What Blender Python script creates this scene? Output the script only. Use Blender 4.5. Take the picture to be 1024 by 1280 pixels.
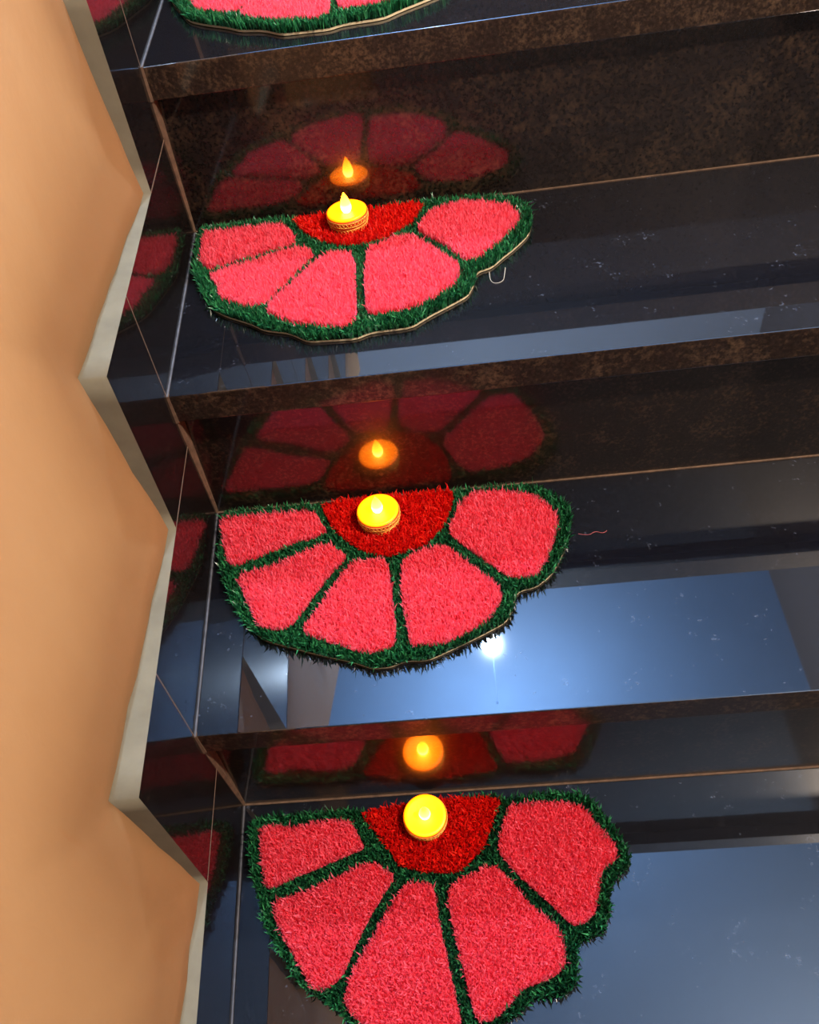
import bpy, bmesh, math, random
import numpy as np
from mathutils import Vector, Matrix

# ------------------------------------------------------------------ reset
for o in list(bpy.data.objects):
    bpy.data.objects.remove(o, do_unlink=True)
scene = bpy.context.scene
COL = scene.collection

# ------------------------------------------------------------------ camera
CAM_POS = (0.2954, -0.9183, 0.3461)
PITCH, YAW, ROLL, FPX = 0.8608, -0.1267, -0.1895, 1085.0
cp, sp, cy, sy = math.cos(PITCH), math.sin(PITCH), math.cos(YAW), math.sin(YAW)
fw = Vector((sy * cp, cy * cp, -sp))
r0 = Vector((cy, -sy, 0)); u0 = r0.cross(fw)
rr = r0 * math.cos(ROLL) + u0 * math.sin(ROLL)
uu = -r0 * math.sin(ROLL) + u0 * math.cos(ROLL)
cam_d = bpy.data.cameras.new('camera')
cam_d.sensor_fit = 'VERTICAL'; cam_d.sensor_height = 36.0
cam_d.lens = FPX / 1280.0 * 36.0
cam_d.clip_start = 0.01
cam = bpy.data.objects.new('camera', cam_d); COL.objects.link(cam)
M = Matrix((rr, uu, -fw)).transposed().to_4x4(); M.translation = CAM_POS
cam.matrix_world = M
scene.camera = cam

# ------------------------------------------------------------------ world, exposure
world = bpy.data.worlds.new('world'); scene.world = world; world.use_nodes = True
world.node_tree.nodes['Background'].inputs[0].default_value = (0.02, 0.022, 0.03, 1)
world.node_tree.nodes['Background'].inputs[1].default_value = 0.5
vs = scene.view_settings
vs.view_transform = 'Standard'; vs.look = 'None'; vs.gamma = 1.0; vs.use_curve_mapping = False
vs.exposure = 0.5

# ------------------------------------------------------------------ room bulb and added warm fill light
LAMP = Vector((0.2877, 0.863, 1.80))          # cool LED bulb under the ceiling above the stairs
WARM = Vector((1.46, -0.85, 1.50))          # unseen warm bulb, added right of the viewer to light wall and mats
def point_light(name, loc, col, watt, rad):
    d = bpy.data.lights.new(name, 'POINT'); d.color = col; d.energy = watt; d.shadow_soft_size = rad
    o = bpy.data.objects.new(name, d); COL.objects.link(o); o.location = loc
    return o
LAMP_COL, LAMP_RADIANCE, LAMP_R = (0.60, 0.78, 1.0), 14500.0, 0.0165   # the bulb itself gives the light, see ceiling_lamp
point_light('added_warm_light', WARM, (1.0, 0.84, 0.70), 215.0, 0.05)

# ------------------------------------------------------------------ helpers
def tag(o, label=None, cat=None, group=None, kind=None):
    if label: o['label'] = label
    if cat: o['category'] = cat
    if group: o['group'] = group
    if kind: o['kind'] = kind
    return o
def empty(name, loc=(0, 0, 0), parent=None):
    o = bpy.data.objects.new(name, None); COL.objects.link(o); o.location = loc
    o.empty_display_size = 0.05
    if parent: o.parent = parent
    return o
def link(name, me, mats, parent=None, loc=(0, 0, 0)):
    if not isinstance(mats, (list, tuple)): mats = [mats]
    if not me.materials:
        for m in mats: me.materials.append(m)
    o = bpy.data.objects.new(name, me); COL.objects.link(o); o.location = loc
    if parent: o.parent = parent
    return o
def mesh(name, verts, faces, smooth=False):
    me = bpy.data.meshes.new(name); me.from_pydata([tuple(v) for v in verts], [], faces); me.validate()
    bm = bmesh.new(); bm.from_mesh(me); bmesh.ops.recalc_face_normals(bm, faces=bm.faces)
    bm.to_mesh(me); bm.free()
    if smooth: me.polygons.foreach_set('use_smooth', [True] * len(me.polygons))
    me.update(); return me
def hexa(name, c, bevel=0.0, seg=2):
    """c: 8 corners, first four bottom loop, last four top loop"""
    me = mesh(name, c, [(0, 1, 2, 3), (4, 5, 6, 7), (0, 1, 5, 4), (1, 2, 6, 5), (2, 3, 7, 6), (3, 0, 4, 7)])
    if bevel:
        bm = bmesh.new(); bm.from_mesh(me)
        bmesh.ops.bevel(bm, geom=list(bm.edges), offset=bevel, segments=seg, profile=0.5, affect='EDGES')
        bm.to_mesh(me); bm.free()
    return me
def box(name, x0, x1, y0, y1, z0, z1, bevel=0.0):
    return hexa(name, [(x0, y0, z0), (x1, y0, z0), (x1, y1, z0), (x0, y1, z0),
                       (x0, y0, z1), (x1, y0, z1), (x1, y1, z1), (x0, y1, z1)], bevel)
def lathe(name, prof, n=48, smooth=True):
    v, f = [], []
    for r, z in prof:
        for k in range(n):
            a = 2 * math.pi * k / n; v.append((r * math.cos(a), r * math.sin(a), z))
    for i in range(len(prof) - 1):
        for k in range(n):
            k2 = (k + 1) % n; f.append((i * n + k, i * n + k2, (i + 1) * n + k2, (i + 1) * n + k))
    f.append(tuple(range(n))); f.append(tuple(range((len(prof) - 1) * n, len(prof) * n)))
    return mesh(name, v, f, smooth)

# ------------------------------------------------------------------ materials
def new_mat(name):
    m = bpy.data.materials.new(name); m.use_nodes = True
    nt = m.node_tree; return m, nt, nt.nodes['Principled BSDF']
def noise(nt, scale, detail=4, rough=0.55, coord='Object', sc=None):
    tc = nt.nodes.new('ShaderNodeTexCoord'); n = nt.nodes.new('ShaderNodeTexNoise')
    n.inputs['Scale'].default_value = scale; n.inputs['Detail'].default_value = detail; n.inputs['Roughness'].default_value = rough
    if sc:
        mp = nt.nodes.new('ShaderNodeMapping'); mp.inputs['Scale'].default_value = sc
        nt.links.new(tc.outputs[coord], mp.inputs[0]); nt.links.new(mp.outputs[0], n.inputs['Vector'])
    else:
        nt.links.new(tc.outputs[coord], n.inputs['Vector'])
    return n.outputs['Fac']
def ramp(nt, fac, stops):
    r = nt.nodes.new('ShaderNodeValToRGB'); e = r.color_ramp.elements
    while len(e) < len(stops): e.new(0.5)
    for k, (p, c) in enumerate(stops):
        e[k].position = p; e[k].color = (*c, 1) if len(c) == 3 else c
    nt.links.new(fac, r.inputs[0]); return r.outputs[0]
def mixc(nt, fac, a, b, mode='MIX'):
    m = nt.nodes.new('ShaderNodeMix'); m.data_type = 'RGBA'; m.blend_type = mode
    for s, v in ((m.inputs[0], fac), (m.inputs[6], a), (m.inputs[7], b)):
        if hasattr(v, 'is_output') or isinstance(v, bpy.types.NodeSocket): nt.links.new(v, s)
        else: s.default_value = v if not isinstance(v, tuple) else (*v, 1)[:4]
    return m.outputs[2]
def bump(nt, p, h, strength, dist=0.001):
    b = nt.nodes.new('ShaderNodeBump'); b.inputs['Strength'].default_value = strength; b.inputs['Distance'].default_value = dist
    nt.links.new(h, b.inputs['Height']); nt.links.new(b.outputs[0], p.inputs['Normal'])

def granite(name, base, dust, dust_lo, dust_hi, rough, coat, coat_rough=0.03, coat_ior=1.9, spec=0.12):
    m, nt, p = new_mat(name)
    fine = noise(nt, 260, 3, 0.7)
    patch = noise(nt, 26, 6, 0.75)
    grains = ramp(nt, fine, [(0.40, base), (0.75, tuple(min(1, c * 2.6 + 0.002) for c in base))])
    speck = noise(nt, 230, 2, 0.6)
    mul = nt.nodes.new('ShaderNodeMath'); mul.operation = 'MULTIPLY'
    nt.links.new(speck, mul.inputs[0]); nt.links.new(patch, mul.inputs[1])
    f = ramp(nt, mul.outputs[0], [(dust_lo, (0, 0, 0)), (dust_hi, (1, 1, 1))])
    nt.links.new(mixc(nt, f, grains, dust), p.inputs['Base Color'])
    p.inputs['Roughness'].default_value = rough
    p.inputs['IOR'].default_value = 1.5
    p.inputs['Specular IOR Level'].default_value = spec
    p.inputs['Coat Weight'].default_value = coat
    p.inputs['Coat Roughness'].default_value = coat_rough
    p.inputs['Coat IOR'].default_value = coat_ior
    return m
M_TREAD = granite('polished_black_granite', (0.0022, 0.002, 0.003), (0.045, 0.05, 0.065), 0.345, 0.46, 0.36, 1.0, 0.025, 1.9, 0.08)
M_RISER = granite('dusty_black_granite', (0.005, 0.003, 0.0025), (0.050, 0.029, 0.016), 0.25, 0.42, 0.33, 1.0, 0.065, 1.8, 0.30)
M_NOSE = granite('worn_granite_edge', (0.014, 0.008, 0.0055), (0.10, 0.06, 0.034), 0.24, 0.44, 0.42, 0.5, 0.10)
M_SKIRT = granite('granite_skirting', (0.004, 0.003, 0.003), (0.06, 0.04, 0.03), 0.36, 0.52, 0.22, 0.50, 0.04, 1.6, 0.02)

def plain(name, col, rough=0.6, spec=0.5, metal=0.0, var=0.0, scale=60):
    m, nt, p = new_mat(name)
    if var:
        c = ramp(nt, noise(nt, scale, 5), [(0.3, tuple(x * (1 - var) for x in col)), (0.7, tuple(min(1, x * (1 + var)) for x in col))])
        nt.links.new(c, p.inputs['Base Color'])
    else: p.inputs['Base Color'].default_value = (*col, 1)
    p.inputs['Roughness'].default_value = rough; p.inputs['Metallic'].default_value = metal
    p.inputs['Specular IOR Level'].default_value = spec
    return m
M_GROUT = plain('brown_grout', (0.10, 0.06, 0.036), 0.8, 0.3, var=0.35, scale=120)
M_GROUT_L = plain('pale_grout', (0.10, 0.10, 0.11), 0.8, 0.3, var=0.3, scale=120)
M_JOINT = plain('tile_joint_cement', (0.14, 0.10, 0.07), 0.8, 0.2)
M_EDGE = plain('unpainted_plaster_edge', (0.17, 0.155, 0.110), 0.9, 0.2, var=0.12, scale=35)
M_CEIL = plain('ceiling_paint', (0.18, 0.32, 0.56), 0.9, 0.1, var=0.04, scale=3)
M_ROOM = plain('room_wall_paint', (0.16, 0.12, 0.10), 0.9, 0.1, var=0.05, scale=3)
M_BACK = plain('pale_blue_wall_paint', (0.26, 0.29, 0.34), 0.9, 0.1, var=0.05, scale=3)
M_FLOOR = plain('lower_floor_stone', (0.05, 0.045, 0.045), 0.4, 0.5, var=0.3, scale=20)

def wall_mat():
    m, nt, p = new_mat('cream_orange_wall_paint')
    c = ramp(nt, noise(nt, 9, 5, 0.6, sc=(1, 1, 0.5)), [(0.25, (0.28, 0.142, 0.056)), (0.5, (0.292, 0.152, 0.061)), (0.8, (0.308, 0.166, 0.069))])
    stain = ramp(nt, noise(nt, 26, 3, 0.5, sc=(1, 2.2, 0.35)), [(0.66, (0, 0, 0)), (0.80, (0.35, 0.35, 0.35))])
    nt.links.new(mixc(nt, stain, c, (0.30, 0.125, 0.038)), p.inputs['Base Color'])
    p.inputs['Roughness'].default_value = 0.75; p.inputs['Specular IOR Level'].default_value = 0.25
    bump(nt, p, noise(nt, 45, 4), 0.25, 0.003)
    return m
M_WALL = wall_mat()

def pile_mat(name, lo, mid, hi, sheen_rough=0.55, spec=0.35, trans=0.48):
    """fibre material; every blade has its own tint (attribute tint)"""
    m, nt, p = new_mat(name)
    a = nt.nodes.new('ShaderNodeAttribute'); a.attribute_name = 'tint'
    c = ramp(nt, a.outputs['Fac'], [(0.0, lo), (0.5, mid), (1.0, hi)])
    nt.links.new(c, p.inputs['Base Color'])
    p.inputs['Roughness'].default_value = sheen_rough; p.inputs['Specular IOR Level'].default_value = spec
    tr = nt.nodes.new('ShaderNodeBsdfTranslucent'); nt.links.new(c, tr.inputs[0])
    mx = nt.nodes.new('ShaderNodeMixShader'); mx.inputs[0].default_value = trans
    out = nt.nodes['Material Output']
    nt.links.new(p.outputs[0], mx.inputs[1]); nt.links.new(tr.outputs[0], mx.inputs[2]); nt.links.new(mx.outputs[0], out.inputs[0])
    return m
M_PINK = pile_mat('pink_pile', (0.95, 0.125, 0.19), (1.0, 0.175, 0.245), (1.0, 0.24, 0.325))
M_RED = pile_mat('red_pile', (0.62, 0.004, 0.004), (0.85, 0.010, 0.007), (0.98, 0.04, 0.015))
M_GREEN = pile_mat('green_tinsel_pile', (0.006, 0.055, 0.018), (0.012, 0.125, 0.042), (0.05, 0.30, 0.10), 0.35, 0.6, 0.15)
M_PINKB = plain('pink_backing_weave', (0.85, 0.08, 0.12), 0.9, 0.1, var=0.3, scale=400)
M_REDB = plain('red_backing_weave', (0.35, 0.006, 0.005), 0.9, 0.1, var=0.3, scale=400)
M_GREENB = plain('dark_green_backing_weave', (0.004, 0.022, 0.011), 0.9, 0.1, var=0.3, scale=400)
M_BOARD = plain('cream_fabric_backing', (0.60, 0.50, 0.31), 0.85, 0.2, var=0.15, scale=90)

def emis(name, col, strength, base=(0.8, 0.5, 0.05)):
    m, nt, p = new_mat(name)
    p.inputs['Base Color'].default_value = (*base, 1); p.inputs['Roughness'].default_value = 0.4
    p.inputs['Emission Color'].default_value = (*col, 1); p.inputs['Emission Strength'].default_value = strength
    return m
M_DISH = emis('lit_yellow_plastic', (1.0, 0.115, 0.0), 3.4, (0.80, 0.38, 0.002))
def flame_mat():
    m = emis('lit_flame_plastic', (1.0, 0.26, 0.006), 30.0, (0.9, 0.5, 0.03))
    nt = m.node_tree; p = nt.nodes['Principled BSDF']
    tc = nt.nodes.new('ShaderNodeTexCoord'); sx = nt.nodes.new('ShaderNodeSeparateXYZ'); nt.links.new(tc.outputs['Generated'], sx.inputs[0])
    # the LED sits low inside the flame: hottest at the base
    nt.links.new(ramp(nt, sx.outputs[2], [(0.10, (1.0, 0.40, 0.07)), (0.45, (1.0, 0.24, 0.010)), (0.9, (0.7, 0.10, 0.002))]), p.inputs['Emission Color'])
    return m
M_FLAME = flame_mat()
M_CUP = plain('red_orange_cup_plastic', (0.62, 0.05, 0.008), 0.35, 0.5)
M_GOLD = plain('gold_lace_thread', (1.0, 0.60, 0.10), 0.35, 0.6, 0.3)
M_BULB = emis('lit_led_bulb', LAMP_COL, LAMP_RADIANCE, (0.8, 0.8, 0.8))
M_BULBW = emis('added_warm_bulb', (1.0, 0.8, 0.5), 4.0, (0.8, 0.8, 0.8))
M_BLACK = plain('black_cord', (0.02, 0.02, 0.02), 0.5)
M_WHITE = plain('white_lamp_plastic', (0.75, 0.75, 0.75), 0.4)

# ------------------------------------------------------------------ geometry of the stairs
NOSE_T, OVER, SK_H, SK_W = 0.0342, 0.0143, 0.119, 0.1077
YN = {0: 0.0, 1: -0.28, 2: -0.5457}
ZN = {0: 0.0, 1: -0.1962, 2: -0.3878, 3: -0.5892}
YN[3] = -0.820
for k in (4, 5): YN[k] = YN[k - 1] - 0.273; ZN[k] = ZN[k - 1] - 0.196
ZN[6] = ZN[5] - 0.196
for k in (-1, -2, -3, -4): YN[k] = YN[k + 1] + 0.275; ZN[k] = ZN[k + 1] + 0.196
XR = 1.58
def wx(y, z):                       # face of the granite skirting: the wall is not quite square to the stairs
    return -0.050 * (y + 0.28) + 0.039 * (z + 0.20)

FLOOR_Z = ZN[6]
def make_step(k):
    root = tag(empty('stair_step', (0, 0, 0)), 'polished black granite stair step', None, None, 'structure')
    y0, z0 = YN[k], ZN[k]
    yb = YN[k - 1] + OVER if k - 1 in YN else YN[k] + 1.0
    g = 0.0012
    # tread slab, its front edge in the worn finish
    zt, zb = z0, z0 - NOSE_T
    me = hexa('tread', [(wx(y0, zb) + g, y0, zb), (XR, y0, zb), (XR, yb + 0.012, zb), (wx(yb, zb) + g, yb + 0.012, zb),
                        (wx(y0, zt) + g, y0, zt), (XR, y0, zt), (XR, yb + 0.012, zt), (wx(yb, zt) + g, yb + 0.012, zt)], 0.0011, 2)
    o = link('tread', me, [M_TREAD, M_NOSE], root)
    for p in me.polygons:
        if p.normal.y < -0.9: p.material_index = 1
    # riser slab
    yr = y0 + OVER; zr = ZN[k + 1]
    if k + 1 in ZN:
        me = hexa('riser', [(wx(yr, zr) + g, yr, zr + 0.0005), (XR, yr, zr + 0.0005), (XR, yr + 0.02, zr + 0.0005), (wx(yr, zr) + g, yr + 0.02, zr + 0.0005),
                            (wx(yr, zb) + g, yr, zb - 0.0005), (XR, yr, zb - 0.0005), (XR, yr + 0.02, zb - 0.0005), (wx(yr, zb) + g, yr + 0.02, zb - 0.0005)])
        link('riser', me, M_RISER, root)
        # cement lines: along the foot of the riser and in the corner to the wall
        me = box('grout_line', wx(yr, zr), XR, yr - 0.0022, yr + 0.001, zr - 0.001, zr + 0.0012)
        link('grout_line', me, M_GROUT, root)
        me = hexa('grout_line', [(wx(yr, zr) - 0.001, yr - 0.0035, zr), (wx(yr, zr) + 0.0022, yr, zr), (wx(yr, zr) + 0.0022, yr + 0.004, zr), (wx(yr, zr) - 0.001, yr + 0.004, zr),
                                 (wx(yr, zb) - 0.001, y0 - 0.001, zb), (wx(yr, zb) + 0.0034, y0 + 0.003, zb), (wx(yr, zb) + 0.0034, yr + 0.004, zb), (wx(yr, zb) - 0.001, yr + 0.004, zb)])
        link('grout_line', me, M_GROUT, root)
        me = hexa('grout_line', [(wx(y0, zb) - 0.001, y0 - 0.0025, zb), (wx(y0, zb) + 0.003, y0 - 0.0008, zb), (wx(y0, zb) + 0.003, y0 + 0.004, zb), (wx(y0, zb) - 0.001, y0 + 0.004, zb),
                                 (wx(y0, zt) - 0.001, y0 - 0.0015, zt + 0.0006), (wx(y0, zt) + 0.0022, y0 - 0.0006, zt + 0.0006), (wx(y0, zt) + 0.0022, y0 + 0.004, zt + 0.0006), (wx(y0, zt) - 0.001, y0 + 0.004, zt + 0.0006)])
        link('grout_line', me, M_GROUT, root)
    me = hexa('grout_line', [(wx(y0, zt) - 0.001, y0, zt - 0.002), (wx(y0, zt) + 0.0017, y0, zt - 0.002), (wx(yb, zt) + 0.0013, yb, zt - 0.002), (wx(yb, zt) - 0.001, yb, zt - 0.002),
                             (wx(y0, zt) - 0.001, y0, zt + 0.0007), (wx(y0, zt) + 0.0017, y0, zt + 0.0007), (wx(yb, zt) + 0.0013, yb, zt + 0.0007), (wx(yb, zt) - 0.001, yb, zt + 0.0007)])
    link('grout_line', me, M_GROUT_L, root)
    return root
for k in range(-4, 6): make_step(k)

# ---- skirting of granite tiles on the left wall, stepped
def wall_poly(name, yz, d0, d1, bevel=0.0):
    """solid over an outline in the wall plane; d: depth behind the granite face"""
    n = len(yz)
    v = [(wx(y, z) - d0, y, z) for y, z in yz] + [(wx(y, z) - d1, y, z) for y, z in yz]
    f = [tuple(range(n)), tuple(range(2 * n - 1, n - 1, -1))] + [(i, (i + 1) % n, n + (i + 1) % n, n + i) for i in range(n)]
    me = mesh(name, v, f)
    if bevel:
        bm = bmesh.new(); bm.from_mesh(me)
        ed = [e for e in bm.edges if all(abs((v.co.x - wx(v.co.y, v.co.z)) + d0) < 1e-4 for v in e.verts)]
        bmesh.ops.bevel(bm, geom=ed, offset=bevel, segments=1, affect='EDGES'); bm.to_mesh(me); bm.free()
    return me
base = tag(empty('baseboard_left'), 'stepped black granite skirting along the left wall', None, None, 'structure')
G = 0.0007
for k in range(-3, 6):
    zt = ZN[k] + SK_H
    yb = YN[k - 1] + OVER
    link('skirting_tile', wall_poly('skirting_tile', [(YN[k] + G, ZN[k]), (yb, ZN[k]), (yb, zt - G), (YN[k] + G, zt - G)], 0.0, 0.02, 0.0003), M_SKIRT, base)
    zb = ZN[k + 1] + SK_H; yo = YN[k] + OVER
    link('skirting_tile', wall_poly('skirting_tile', [(YN[k] - SK_W, zb + G), (yo, zb + G), (yo, ZN[k] - 0.004), (YN[k] - G, ZN[k] - 0.004), (YN[k] - G, zt), (YN[k] - SK_W, zt)], 0.0, 0.02, 0.0003), M_SKIRT, base)
    link('joint', wall_poly('joint', [(YN[k] - SK_W + 0.001, zb - 0.0007), (yo, zb - 0.0007), (yo, zb + 0.0007), (YN[k] - SK_W + 0.001, zb + 0.0007)], -0.0002, 0.018), M_JOINT, base)
    link('joint', wall_poly('joint', [(YN[k] - 0.0007, ZN[k]), (YN[k] + 0.0007, ZN[k]), (YN[k] + 0.0007, zt - 0.001), (YN[k] - 0.0007, zt - 0.001)], -0.0002, 0.018), M_JOINT, base)

# ---- the cream wall (a sloping parapet) above the skirting, with its bare plaster edge
zig = []                                  # from the top of the flight downwards
for k in range(-3, 6):
    zig.append((YN[k] - SK_W, ZN[k] + SK_H, 'out'))
    zig.append((YN[k] - SK_W, ZN[k + 1] + SK_H, 'in'))
zig = [(YN[-4] + 0.3, ZN[-3] + SK_H, 'in')] + zig + [(YN[5] - 0.9, ZN[6] + SK_H, 'out')]
# subdivide so that the plaster line can wander
pts = []
rng = random.Random(4)
DEP = {'in': 0.007, 'out': 0.023}
for (a, b) in zip(zig[:-1], zig[1:]):
    L = math.hypot(b[0] - a[0], b[1] - a[1]); n = max(2, int(L / 0.025))
    for i in range(n):
        t = i / n; s = t * t * (3 - 2 * t)
        wob = 0.0 if i == 0 else rng.uniform(-0.0012, 0.0012)
        pts.append((a[0] + (b[0] - a[0]) * t, a[1] + (b[1] - a[1]) * t, DEP[a[2]] + (DEP[b[2]] - DEP[a[2]]) * t + wob))
pts.append((zig[-1][0], zig[-1][1], DEP['out']))
PSL = 0.56
def para_z(y): return 0.195 + PSL * (y + 0.29)
wall = tag(empty('wall_left'), 'cream orange painted stair wall above the stepped skirting', None, None, 'structure')
v, f = [], []
N = len(pts)
nrm = Vector((-0.711, 1.0)).normalized() if False else Vector((-0.58, 0.815))
for y, z, d in pts: v.append((wx(y, z) + 0.0004, y, z))                          # granite edge
for y, z, d in pts: v.append((wx(y, z) - d, y - 0.0015, z + 0.0015))              # where the paint starts
for i in range(N - 1): f.append((i, i + 1, N + i + 1, N + i))
me = mesh('plaster_edge', v, f, True)
link('plaster_edge', me, M_EDGE, wall)
v, f = [], []
rows = 5
for r in range(rows):
    t = [0, 0.012, 0.035, 0.08][r] if r < 4 else None
    for y, z, d in pts:
        if t is None:
            # straight up the slope normal to the parapet top
            y2 = y - 0.05
            # distance along nrm to top line
            s = (para_z(y) - z) / (nrm.y - PSL * nrm.x)
            yy, zz = y + nrm.x * s, z + nrm.y * s; dd = 0.014
        else:
            yy, zz = y + nrm.x * t, z + nrm.y * t
            dd = d + (0.014 - d) * min(1, t / 0.08) - (0.002 if 0 < t < 0.05 else 0)
            if r == 0: yy, zz = y - 0.0015, z + 0.0015
        v.append((wx(yy, zz) - dd, yy, zz))
for r in range(rows - 1):
    for i in range(N - 1): f.append((r * N + i, r * N + i + 1, (r + 1) * N + i + 1, (r + 1) * N + i))
o0 = (rows - 1) * N
# top and outer side of the parapet
n0 = len(v)
for i in range(N):
    x, y, z = v[o0 + i]; v.append((x - 0.14, y, z))
for i in range(N):
    y, z, d = pts[i]; v.append((wx(y, z) - 0.154, y, z - 0.35))
for i in range(N - 1):
    f.append((o0 + i, o0 + i + 1, n0 + i + 1, n0 + i)); f.append((n0 + i, n0 + i + 1, n0 + N + i + 1, n0 + N + i))
me = mesh('plaster_face', v, f, True)
for p in me.polygons:                    # crisp top and outer side
    if p.index >= (rows - 1) * (N - 1): p.use_smooth = False
link('plaster_face', me, M_WALL, wall)

# ---- rest of the stairwell
XL, YF, YB, CZ = -1.6, -2.6, 2.12, 2.28
def struct(name, me, m): return tag(link(name, me, m), None, None, None, 'structure')
struct('floor', box('floor', XL, XR + 0.1, YF, YB, FLOOR_Z - 0.1, FLOOR_Z), M_FLOOR)
struct('ceiling', box('ceiling', XL, XR + 0.1, YF, YB, CZ, CZ + 0.1), M_CEIL)
struct('wall_right', box('wall_right', XR, XR + 0.1, YF, YB, FLOOR_Z, CZ), M_ROOM)
struct('wall_far_left', box('wall_far_left', XL - 0.1, XL, YF, YB, FLOOR_Z, CZ), M_ROOM)
struct('wall_back', box('wall_back', XL, XR, YB, YB + 0.1, FLOOR_Z, CZ), M_BACK)
struct('wall_front', box('wall_front', XL, XR, YF - 0.1, YF, FLOOR_Z, CZ), M_ROOM)

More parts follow.
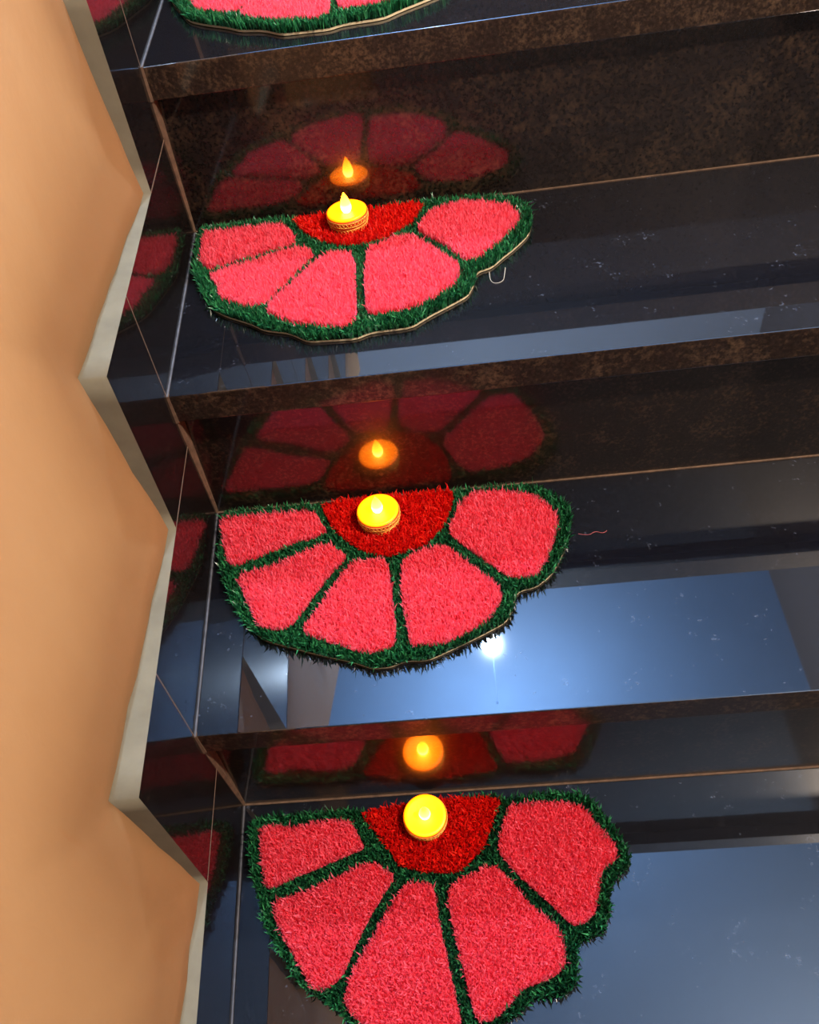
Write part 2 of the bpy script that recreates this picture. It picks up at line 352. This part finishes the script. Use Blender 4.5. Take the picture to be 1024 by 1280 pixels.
# ------------------------------------------------------------------ flower mats
MAT_SHAPES = [
  dict(outer=[(-0.0162,0.0207),(0.0388,0.0138),(0.1001,0.009),(0.1036,0.0013),(0.1481,0.007),(0.2624,0.0124),(0.2557,0.007),(0.2896,0.0132),(0.3317,0.0034),(0.3637,-0.0075),(0.3789,-0.028),(0.384,-0.0539),(0.3767,-0.081),(0.358,-0.1047),(0.3467,-0.1159),(0.3318,-0.1334),(0.3154,-0.1388),(0.3124,-0.1581),(0.3046,-0.1773),(0.286,-0.19),(0.2635,-0.2043),(0.2438,-0.2201),(0.2028,-0.2205),(0.1876,-0.228),(0.1617,-0.226),(0.1364,-0.2242),(0.1163,-0.2067),(0.0894,-0.1981),(0.075,-0.185),(0.0464,-0.1671),(0.0269,-0.1504),(0.0115,-0.1161),(-0.006,-0.0782),(-0.009,-0.0332)],
    petals=[[(-0.0007,-0.0046),(0.0501,-0.0057),(0.0967,-0.0073),(0.1131,-0.0291),(0.1164,-0.0521),(0.0779,-0.0627),(0.0159,-0.0836),(0.004,-0.063)],
      [(0.0171,-0.0927),(0.1169,-0.0585),(0.1408,-0.0727),(0.1266,-0.0998),(0.0827,-0.167),(0.0377,-0.1424),(0.0308,-0.1157)],
      [(0.0861,-0.1676),(0.1498,-0.0776),(0.1849,-0.0818),(0.1893,-0.2046),(0.1752,-0.2147),(0.1166,-0.1967)],
      [(0.1967,-0.0788),(0.226,-0.063),(0.248,-0.0629),(0.2763,-0.097),(0.2884,-0.1145),(0.2978,-0.1297),(0.2977,-0.1469),(0.2893,-0.1649),(0.2663,-0.1837),(0.2486,-0.1938),(0.1968,-0.1988),(0.1927,-0.1305)],
      [(0.25,-0.0537),(0.2685,-0.0165),(0.2852,-0.0118),(0.3067,-0.0047),(0.3313,-0.0121),(0.362,-0.0276),(0.3707,-0.056),(0.3417,-0.0984),(0.3133,-0.1248),(0.3016,-0.1224),(0.2819,-0.0889)]],
    red=[(0.1093,-0.002),(0.1312,0.0031),(0.2633,0.0036),(0.2516,-0.0335),(0.2195,-0.0615),(0.1846,-0.0696),(0.1561,-0.0605),(0.13,-0.0392),(0.1138,-0.013)]),
  dict(outer=[(-0.0065,-0.2676),(0.0431,-0.269),(0.0902,-0.271),(0.1153,-0.2735),(0.2407,-0.2603),(0.2628,-0.2631),(0.2745,-0.2719),(0.2876,-0.2639),(0.3222,-0.2684),(0.3562,-0.2751),(0.381,-0.2948),(0.3923,-0.314),(0.3919,-0.3291),(0.3845,-0.3581),(0.3732,-0.3815),(0.3611,-0.4),(0.3443,-0.4126),(0.3246,-0.4165),(0.3205,-0.434),(0.311,-0.4514),(0.2836,-0.4653),(0.2584,-0.4765),(0.2308,-0.4882),(0.2098,-0.4864),(0.1942,-0.492),(0.1755,-0.4921),(0.1573,-0.4834),(0.1195,-0.471),(0.0955,-0.4615),(0.0638,-0.4498),(0.0422,-0.4291),(0.0254,-0.4008),(0.0116,-0.3663),(-0.0025,-0.34),(-0.0091,-0.3044),(-0.0104,-0.2809)],
    petals=[[(0.0007,-0.2843),(0.0567,-0.2842),(0.1087,-0.2859),(0.1165,-0.3005),(0.1262,-0.3194),(0.0818,-0.3318),(0.0235,-0.3551),(0.0154,-0.3457),(0.0057,-0.3098)],
      [(0.0284,-0.3681),(0.0734,-0.3563),(0.1268,-0.3326),(0.1497,-0.3543),(0.1288,-0.3788),(0.0989,-0.4303),(0.0868,-0.4404),(0.0606,-0.436),(0.044,-0.4018)],
      [(0.1031,-0.4456),(0.1268,-0.4064),(0.1517,-0.3649),(0.175,-0.3613),(0.1934,-0.3633),(0.2024,-0.4694),(0.1733,-0.4773),(0.1419,-0.4638)],
      [(0.2055,-0.3709),(0.2253,-0.3541),(0.2557,-0.3516),(0.2742,-0.3743),(0.3069,-0.4093),(0.3088,-0.4251),(0.2941,-0.4492),(0.2502,-0.4721),(0.2167,-0.4721),(0.2146,-0.4706),(0.2074,-0.4187)],
      [(0.2565,-0.3348),(0.2717,-0.2971),(0.2869,-0.2803),(0.3212,-0.2822),(0.3543,-0.2935),(0.3746,-0.3183),(0.3752,-0.34),(0.3571,-0.3834),(0.3455,-0.4019),(0.3174,-0.4009),(0.2907,-0.372)]],
    red=[(0.1165,-0.278),(0.1455,-0.2696),(0.2066,-0.2677),(0.2428,-0.2651),(0.2635,-0.2677),(0.267,-0.2872),(0.2538,-0.3256),(0.2323,-0.3489),(0.2056,-0.3561),(0.1919,-0.3589),(0.1648,-0.3494),(0.1401,-0.3257),(0.1253,-0.3013)]),
  dict(outer=[(0.0042,-0.5548),(0.0281,-0.5473),(0.0815,-0.5472),(0.1273,-0.5466),(0.1306,-0.5504),(0.1755,-0.5448),(0.2284,-0.5398),(0.2798,-0.5397),(0.2915,-0.5458),(0.3004,-0.5446),(0.3376,-0.5418),(0.371,-0.5441),(0.3861,-0.554),(0.3994,-0.5765),(0.4112,-0.5999),(0.4172,-0.6165),(0.4125,-0.6287),(0.4001,-0.6354),(0.3909,-0.6457),(0.387,-0.6691),(0.3778,-0.6889),(0.3525,-0.6959),(0.3498,-0.7043),(0.3482,-0.7258),(0.3408,-0.7377),(0.3221,-0.7434),(0.302,-0.7425),(0.2888,-0.7549),(0.2739,-0.7621),(0.2525,-0.7703),(0.2299,-0.7746),(0.1963,-0.7798),(0.1589,-0.7746),(0.1345,-0.764),(0.1196,-0.7509),(0.104,-0.7394),(0.075,-0.7223),(0.0508,-0.6904),(0.0322,-0.6632),(0.0228,-0.6321),(0.0138,-0.612),(0.0068,-0.5787)],
    petals=[[(0.0206,-0.5645),(0.0342,-0.5592),(0.0521,-0.5648),(0.0831,-0.5599),(0.1213,-0.5589),(0.132,-0.5783),(0.139,-0.592),(0.1124,-0.6018),(0.0695,-0.617),(0.0337,-0.6309),(0.0259,-0.6017)],
      [(0.0413,-0.6406),(0.0836,-0.6304),(0.1459,-0.6048),(0.1724,-0.6228),(0.1529,-0.6495),(0.1341,-0.6811),(0.1194,-0.7143),(0.1044,-0.726),(0.089,-0.7267),(0.0718,-0.7011),(0.0464,-0.6621)],
      [(0.1199,-0.7307),(0.1285,-0.7092),(0.153,-0.6704),(0.1805,-0.6295),(0.2081,-0.6311),(0.2116,-0.6374),(0.2167,-0.6737),(0.2287,-0.7353),(0.234,-0.7621),(0.2196,-0.7673),(0.1747,-0.7682),(0.1483,-0.7621),(0.1329,-0.7536),(0.121,-0.7411)],
      [(0.2226,-0.6412),(0.2409,-0.628),(0.2739,-0.6162),(0.2891,-0.6307),(0.3082,-0.6577),(0.3333,-0.6795),(0.3369,-0.6992),(0.3362,-0.7157),(0.3213,-0.7257),(0.2941,-0.7327),(0.2752,-0.7499),(0.2595,-0.7598),(0.2455,-0.758),(0.2335,-0.7029)],
      [(0.2783,-0.6035),(0.2878,-0.5712),(0.2961,-0.5548),(0.3395,-0.5542),(0.372,-0.5598),(0.3879,-0.5844),(0.4033,-0.606),(0.3996,-0.6203),(0.3842,-0.6287),(0.3781,-0.6465),(0.3714,-0.6696),(0.3578,-0.6793),(0.3457,-0.6801),(0.3268,-0.6587),(0.2982,-0.6296)]],
    red=[(0.1315,-0.5524),(0.1761,-0.5468),(0.2283,-0.5418),(0.2898,-0.5477),(0.2776,-0.5706),(0.2657,-0.5994),(0.2379,-0.6234),(0.2088,-0.6218),(0.1763,-0.6139),(0.1693,-0.6036),(0.1524,-0.5795)]),
]

def smooth_poly(P, it=2, c=0.15):
    d = 1 - c
    P = [tuple(p) for p in P]
    for _ in range(it):
        Q = []
        for a, b in zip(P, P[1:] + P[:1]):
            Q.append((a[0] * d + b[0] * c, a[1] * d + b[1] * c)); Q.append((a[0] * c + b[0] * d, a[1] * c + b[1] * d))
        P = Q
    return P
def inside(px, py, P):
    P = np.asarray(P); x0, y0 = P[:, 0], P[:, 1]; x1, y1 = np.roll(x0, -1), np.roll(y0, -1)
    r = np.zeros(len(px), bool)
    for a, b, c, d in zip(x0, y0, x1, y1):
        if b == d: continue
        m = ((b > py) != (d > py)) & (px < (c - a) * (py - b) / (d - b) + a)
        r ^= m
    return r
def offset_poly(P, dist):
    """move an outline inwards (dist > 0) along its vertex normals"""
    P = np.asarray(P); a = np.roll(P, 1, 0); b = np.roll(P, -1, 0); t = b - a
    n = np.stack([-t[:, 1], t[:, 0]], 1); n /= np.maximum(np.linalg.norm(n, axis=1, keepdims=True), 1e-9)
    area = 0.5 * np.sum(P[:, 0] * b[:, 1] - b[:, 0] * P[:, 1])
    return [tuple(q) for q in P + n * dist * (1 if area > 0 else -1)]
def slab(name, P, z0, z1):
    n = len(P); v = [(x, y, z0) for x, y in P] + [(x, y, z1) for x, y in P]
    f = [tuple(range(n)), tuple(range(2 * n - 1, n - 1, -1))] + [(i, (i + 1) % n, n + (i + 1) % n, n + i) for i in range(n)]
    return mesh(name, v, f)
def pile(name, px, py, z0, hgt, wid, lean, rs, lean_dir=None):
    """one mesh of bent fibre blades, three triangles each"""
    n = len(px); az = rs.uniform(0, 2 * np.pi, n); la = rs.uniform(0, 2 * np.pi, n)
    h = hgt * rs.uniform(0.72, 1.18, n); w = wid * rs.uniform(0.7, 1.3, n) * 0.5
    ln = lean * np.abs(rs.normal(0, 1, n)).clip(0, 2.2) * h
    lx, ly = np.cos(la) * ln, np.sin(la) * ln
    if lean_dir is not None: lx += lean_dir[:, 0] * h; ly += lean_dir[:, 1] * h
    wxv, wyv = np.cos(az) * w, np.sin(az) * w
    base = np.stack([px, py, np.full(n, z0)], 1)
    mid = base + np.stack([lx * 0.35, ly * 0.35, h * 0.62], 1)
    tip = base + np.stack([lx, ly, h * np.sqrt(np.clip(1 - (np.hypot(lx, ly) / h * 0.6) ** 2, 0.3, 1))], 1)
    wv = np.stack([wxv, wyv, np.zeros(n)], 1)
    V = np.empty((n, 5, 3)); V[:, 0] = base - wv * 0.8; V[:, 1] = base + wv * 0.8
    V[:, 2] = mid + wv; V[:, 3] = mid - wv; V[:, 4] = tip
    b = np.arange(n) * 5
    loops = np.stack([b, b + 1, b + 2, b + 3, b + 3, b + 2, b + 4], 1).ravel()
    me = bpy.data.meshes.new(name)
    me.vertices.add(5 * n); me.vertices.foreach_set('co', V.ravel().astype(np.float32))
    me.loops.add(7 * n); me.loops.foreach_set('vertex_index', loops.astype(np.int32))
    me.polygons.add(2 * n)
    starts = (np.arange(n)[:, None] * 7 + np.array([0, 4])).ravel(); tot = np.tile([4, 3], n)
    me.polygons.foreach_set('loop_start', starts.astype(np.int32))
    me.polygons.foreach_set('loop_total', tot.astype(np.int32))
    me.update(calc_edges=True)
    at = me.attributes.new('tint', 'FLOAT', 'POINT')
    at.data.foreach_set('value', np.repeat(rs.uniform(0, 1, n), 5).astype(np.float32))
    return me
def grid_pts(P, s, rs):
    P = np.asarray(P); lo, hi = P.min(0), P.max(0)
    gx, gy = np.meshgrid(np.arange(lo[0], hi[0], s), np.arange(lo[1], hi[1], s))
    gx = gx.ravel() + rs.uniform(-.5, .5, gx.size) * s; gy = gy.ravel() + rs.uniform(-.5, .5, gy.size) * s
    return gx, gy

BOARD = 0.0028
CANDLE_XY = {1: (0.176, -0.025), 2: (0.184, -0.308), 3: (0.205, -0.567)}
CAND_R = 0.0230
def make_mat(step, shape, label, dx=0.0, dy=0.0, seed=1, pin=0.0002, inset=0.0030):
    rs = np.random.RandomState(seed)
    z = ZN[step]; yr = YN[step - 1] + OVER
    root = tag(empty('flower_mat', (0.2 + dx, yr - 0.12, z)), label, 'mat', 'half-flower mats on the stairs')
    ox, oy = 0.2 + dx, yr - 0.12
    def loc(P):                         # to the mat's own frame, kept clear of wall and riser
        R = []
        for x, y in P:
            x += dx; y += dy
            y = min(y, yr - 0.006); x = max(x, wx(y, z) + 0.007)
            R.append((x - ox, y - oy))
        return R
    outer = smooth_poly(loc(shape['outer']), 2, 0.18)
    pet = [smooth_poly(loc(p), 1) for p in shape['petals']]
    red = smooth_poly(loc(shape['red']), 1)
    link('backing', slab('backing', offset_poly(outer, inset), 0.0006, BOARD), M_BOARD, root)
    S = 0.00135
    cxy = CANDLE_XY.get(step)
    def trim(px, py):
        if cxy is None or dy: return np.ones(len(px), bool)
        return np.hypot(px - (cxy[0] - ox), py - (cxy[1] - oy)) > CAND_R - 0.004
    for p in pet:
        b = link('petal', slab('petal', offset_poly(p, 0.001), BOARD, BOARD + 0.0035), M_PINKB, root)
        gx, gy = grid_pts(p, S, rs); k = inside(gx, gy, offset_poly(p, pin)); gx, gy = gx[k], gy[k]
        tag(link('pile', pile('pile', gx, gy, BOARD + 0.002, 0.0105, 0.0017, 0.28, rs), M_PINK, b), kind='stuff')
    b = link('center', slab('center', offset_poly(red, 0.001), BOARD, BOARD + 0.0035), M_REDB, root)
    b['label'] = 'red half-round centre'
    gx, gy = grid_pts(red, S * 1.15, rs); k = inside(gx, gy, red) & trim(gx, gy); gx, gy = gx[k], gy[k]
    tag(link('pile', pile('pile', gx, gy, BOARD + 0.002, 0.0095, 0.0021, 0.38, rs), M_RED, b), kind='stuff')
    # green rim and dividing lines
    b = link('border', slab('border', offset_poly(outer, 0.003), BOARD, BOARD + 0.0015), M_GREENB, root)
    b['label'] = 'dark green rim and dividing lines'
    gx, gy = grid_pts(outer, S * 1.1, rs)
    k = inside(gx, gy, offset_poly(outer, 0.0020))
    for p in pet + [red]: k &= ~inside(gx, gy, offset_poly(p, -0.0004))
    gx, gy = gx[k], gy[k]
    # lean outwards close to the rim, short in the narrow dividing lines
    O = np.asarray(outer); d2 = np.full(len(gx), 1e9); nx = np.zeros(len(gx)); ny = np.zeros(len(gx))
    for q in O:
        d = np.hypot(gx - q[0], gy - q[1]); m = d < d2
        d2 = np.where(m, d, d2); nx = np.where(m, q[0] - gx, nx); ny = np.where(m, q[1] - gy, ny)
    dn = np.maximum(d2, 1e-5); amt = np.clip(1 - d2 / 0.008, 0, 1) * 0.36
    front = ((gy + oy) < yr - 0.012) & ((gx + ox) > wx(yr, z) + 0.02)
    amt = np.where(front, amt, 0)
    ld = np.stack([nx / dn * amt, ny / dn * amt], 1)
    hg = np.where(d2 < 0.018, 0.0105, 0.0082)
    tag(link('pile', pile('pile', gx, gy, BOARD + 0.0005, hg, 0.0020, 0.36, rs, ld), M_GREEN, b), kind='stuff')
    return root
make_mat(0, MAT_SHAPES[0], 'pink and green half-flower mat on the highest step, cut off by the frame', 0.0, 0.250, 11)
make_mat(1, MAT_SHAPES[0], 'pink half-flower mat with thin red centre on the second step from the top', seed=21, pin=0.0023)
make_mat(2, MAT_SHAPES[1], 'pink half-flower mat on the step with the blue lamp glare', seed=31)
make_mat(3, MAT_SHAPES[2], 'largest pink half-flower mat, on the lowest step, with a notched right petal', seed=41, inset=0.0045)

# ------------------------------------------------------------------ LED tea-light diyas
def lace_band(name, R, zc, hh, n=17, tr=0.00032):
    """two crossing zigzag threads and two edge cords wound round the cup"""
    v, f = [], []
    def tube(path):
        b0 = len(v); L = len(path)
        for i, p in enumerate(path):
            t = (path[(i + 1) % L] - path[i - 1]).normalized(); rad = Vector((p.x, p.y, 0)).normalized(); s = t.cross(rad)
            for a in range(4):
                an = a * math.pi / 2; v.append(p + rad * (math.cos(an) * tr) + s * (math.sin(an) * tr))
        for i in range(L):
            j = (i + 1) % L
            for a in range(4): f.append((b0 + i * 4 + a, b0 + i * 4 + (a + 1) % 4, b0 + j * 4 + (a + 1) % 4, b0 + j * 4 + a))
    for ph in (0, math.pi):
        tube([Vector((R(zc) * math.cos(u), R(zc) * math.sin(u), zc + hh * 0.95 * math.sin(n * u + ph))) for u in (2 * math.pi * i / (n * 6) for i in range(n * 6))])
    for e in (-1, 1):
        tube([Vector((R(zc) * math.cos(u), R(zc) * math.sin(u), zc + e * hh)) for u in (2 * math.pi * i / 64 for i in range(64))])
    return mesh(name, v, f, True)
CUP_H = 0.0205
def cup_r(z): return CAND_R - 0.0022 + 0.0022 * min(1, max(0, z / 0.012))
def make_diya(step, label, lean):
    x, y = CANDLE_XY[step]
    root = tag(empty('tea_light', (x, y, ZN[step] + BOARD + 0.0045)), label, 'tea light', 'glowing tea lights on the mats')
    root.rotation_euler = (lean[0], lean[1], 0.3 * step)
    r = CAND_R
    link('cup', lathe('cup', [(r - 0.004, 0), (r - 0.0024, 0.0006), (cup_r(0.004), 0.004), (cup_r(0.008), 0.008), (cup_r(0.012), 0.012), (r, CUP_H - 0.0035), (r - 0.0005, CUP_H - 0.003), (r - 0.002, CUP_H - 0.003), (r - 0.003, CUP_H - 0.005)]), M_CUP, root)
    link('lace_band', lace_band('lace_band', lambda z: cup_r(z) + 0.0005, 0.0046, 0.0027), M_GOLD, root)
    link('lace_band', lace_band('lace_band', lambda z: cup_r(z) + 0.0005, 0.0134, 0.0027), M_GOLD, root)
    link('lit_top', lathe('lit_top', [(r - 0.0025, CUP_H - 0.0038), (r - 0.0004, CUP_H - 0.0028), (r - 0.0003, CUP_H - 0.0012), (r - 0.0014, CUP_H - 0.0003), (r * 0.8, CUP_H - 0.0008), (r * 0.5, CUP_H - 0.0020), (0.0045, CUP_H - 0.0024), (0.001, CUP_H - 0.0024)]), M_DISH, root)
    z0 = CUP_H - 0.0024
    fl = [(0.0040, 0), (0.0056, 0.0028), (0.0062, 0.0060), (0.0058, 0.0095), (0.0047, 0.0135), (0.0033, 0.0172), (0.0018, 0.0205), (0.0003, 0.0232)]
    link('flame', lathe('flame', [(a, z0 + b) for a, b in fl], 24), M_FLAME, root)
    return root
make_diya(1, 'glowing yellow tea light on the mat second from the top', (0.0, 0.0))
make_diya(2, 'glowing yellow tea light on the middle mat, above the blue lamp glare', (0.0, 0.0))
make_diya(3, 'round glowing tea light on the lowest, largest mat', (0.05, 0.0))

# ------------------------------------------------------------------ stray threads
def thread(name, P, r, m, label):
    cu = bpy.data.curves.new(name, 'CURVE'); cu.dimensions = '3D'; cu.bevel_depth = r; cu.bevel_resolution = 1
    s = cu.splines.new('NURBS'); s.points.add(len(P) - 1); s.use_endpoint_u = True; s.order_u = 3
    for q, p in zip(s.points, P): q.co = (*p, 1)
    o = bpy.data.objects.new(name, cu); COL.objects.link(o); cu.materials.append(m)
    dg = bpy.context.evaluated_depsgraph_get(); me = bpy.data.meshes.new_from_object(o.evaluated_get(dg))
    bpy.data.objects.remove(o); o = bpy.data.objects.new(name, me); COL.objects.link(o)
    return tag(o, label, 'thread')
M_THREAD = plain('pale_thread', (0.55, 0.48, 0.36), 0.7)
M_THREADR = plain('reddish_thread', (0.45, 0.10, 0.10), 0.7)
z1, z2 = ZN[1], ZN[2]
thread('loose_thread', [(0.327, -0.138, z1 + 0.002), (0.326, -0.150, z1 + 0.0006), (0.331, -0.158, z1 + 0.0006), (0.340, -0.155, z1 + 0.0006), (0.342, -0.146, z1 + 0.001), (0.344, -0.135, z1 + 0.003)], 0.0003, M_THREAD, 'pale looped thread by the right edge of the second mat')
thread('red_thread', [(0.395, -0.345, z2 + 0.0005), (0.405, -0.349, z2 + 0.0005), (0.413, -0.343, z2 + 0.0005), (0.421, -0.348, z2 + 0.0005), (0.425, -0.344, z2 + 0.0005)], 0.00025, M_THREADR, 'thin reddish thread on the dark granite right of the middle mat')

# ------------------------------------------------------------------ lamps
lamp = tag(empty('ceiling_lamp', (LAMP.x, LAMP.y, CZ)), 'white LED bulb hanging from the ceiling above the stairs', 'lamp')
d = LAMP.z - CZ
link('cord', lathe('cord', [(0.006, -0.0005), (0.006, -0.003), (0.0012, -0.006), (0.0008, d + 0.034)], 20), M_CEIL, lamp)
link('socket', lathe('socket', [(0.0012, d + 0.036), (0.007, d + 0.034), (0.0075, d + LAMP_R * 0.95)], 20), M_WHITE, lamp)
link('bulb', lathe('bulb', [(max(0.001, LAMP_R * math.sin(a * math.pi / 12)), d + LAMP_R * math.cos(a * math.pi / 12)) for a in range(1, 13)], 20), M_BULB, lamp)
wl = tag(empty('added_warm_lamp', (WARM.x, WARM.y, WARM.z + 0.10)), 'added warm fill bulb, unseen, right of the viewer', 'lamp')  # body of the added warm fill, out of view
link('cord', lathe('cord', [(0.006, CZ - WARM.z - 0.1005), (0.006, CZ - WARM.z - 0.104), (0.0012, CZ - WARM.z - 0.107), (0.0012, -0.012)], 20), M_CEIL, wl)
link('holder', lathe('holder', [(0.002, -0.010), (0.018, -0.014), (0.017, -0.035)], 32), M_WHITE, wl)
link('bulb', lathe('bulb', [(0.012, -0.035), (0.025, -0.05), (0.028, -0.062), (0.02, -0.072), (0.002, -0.076)], 32), M_BULBW, wl)
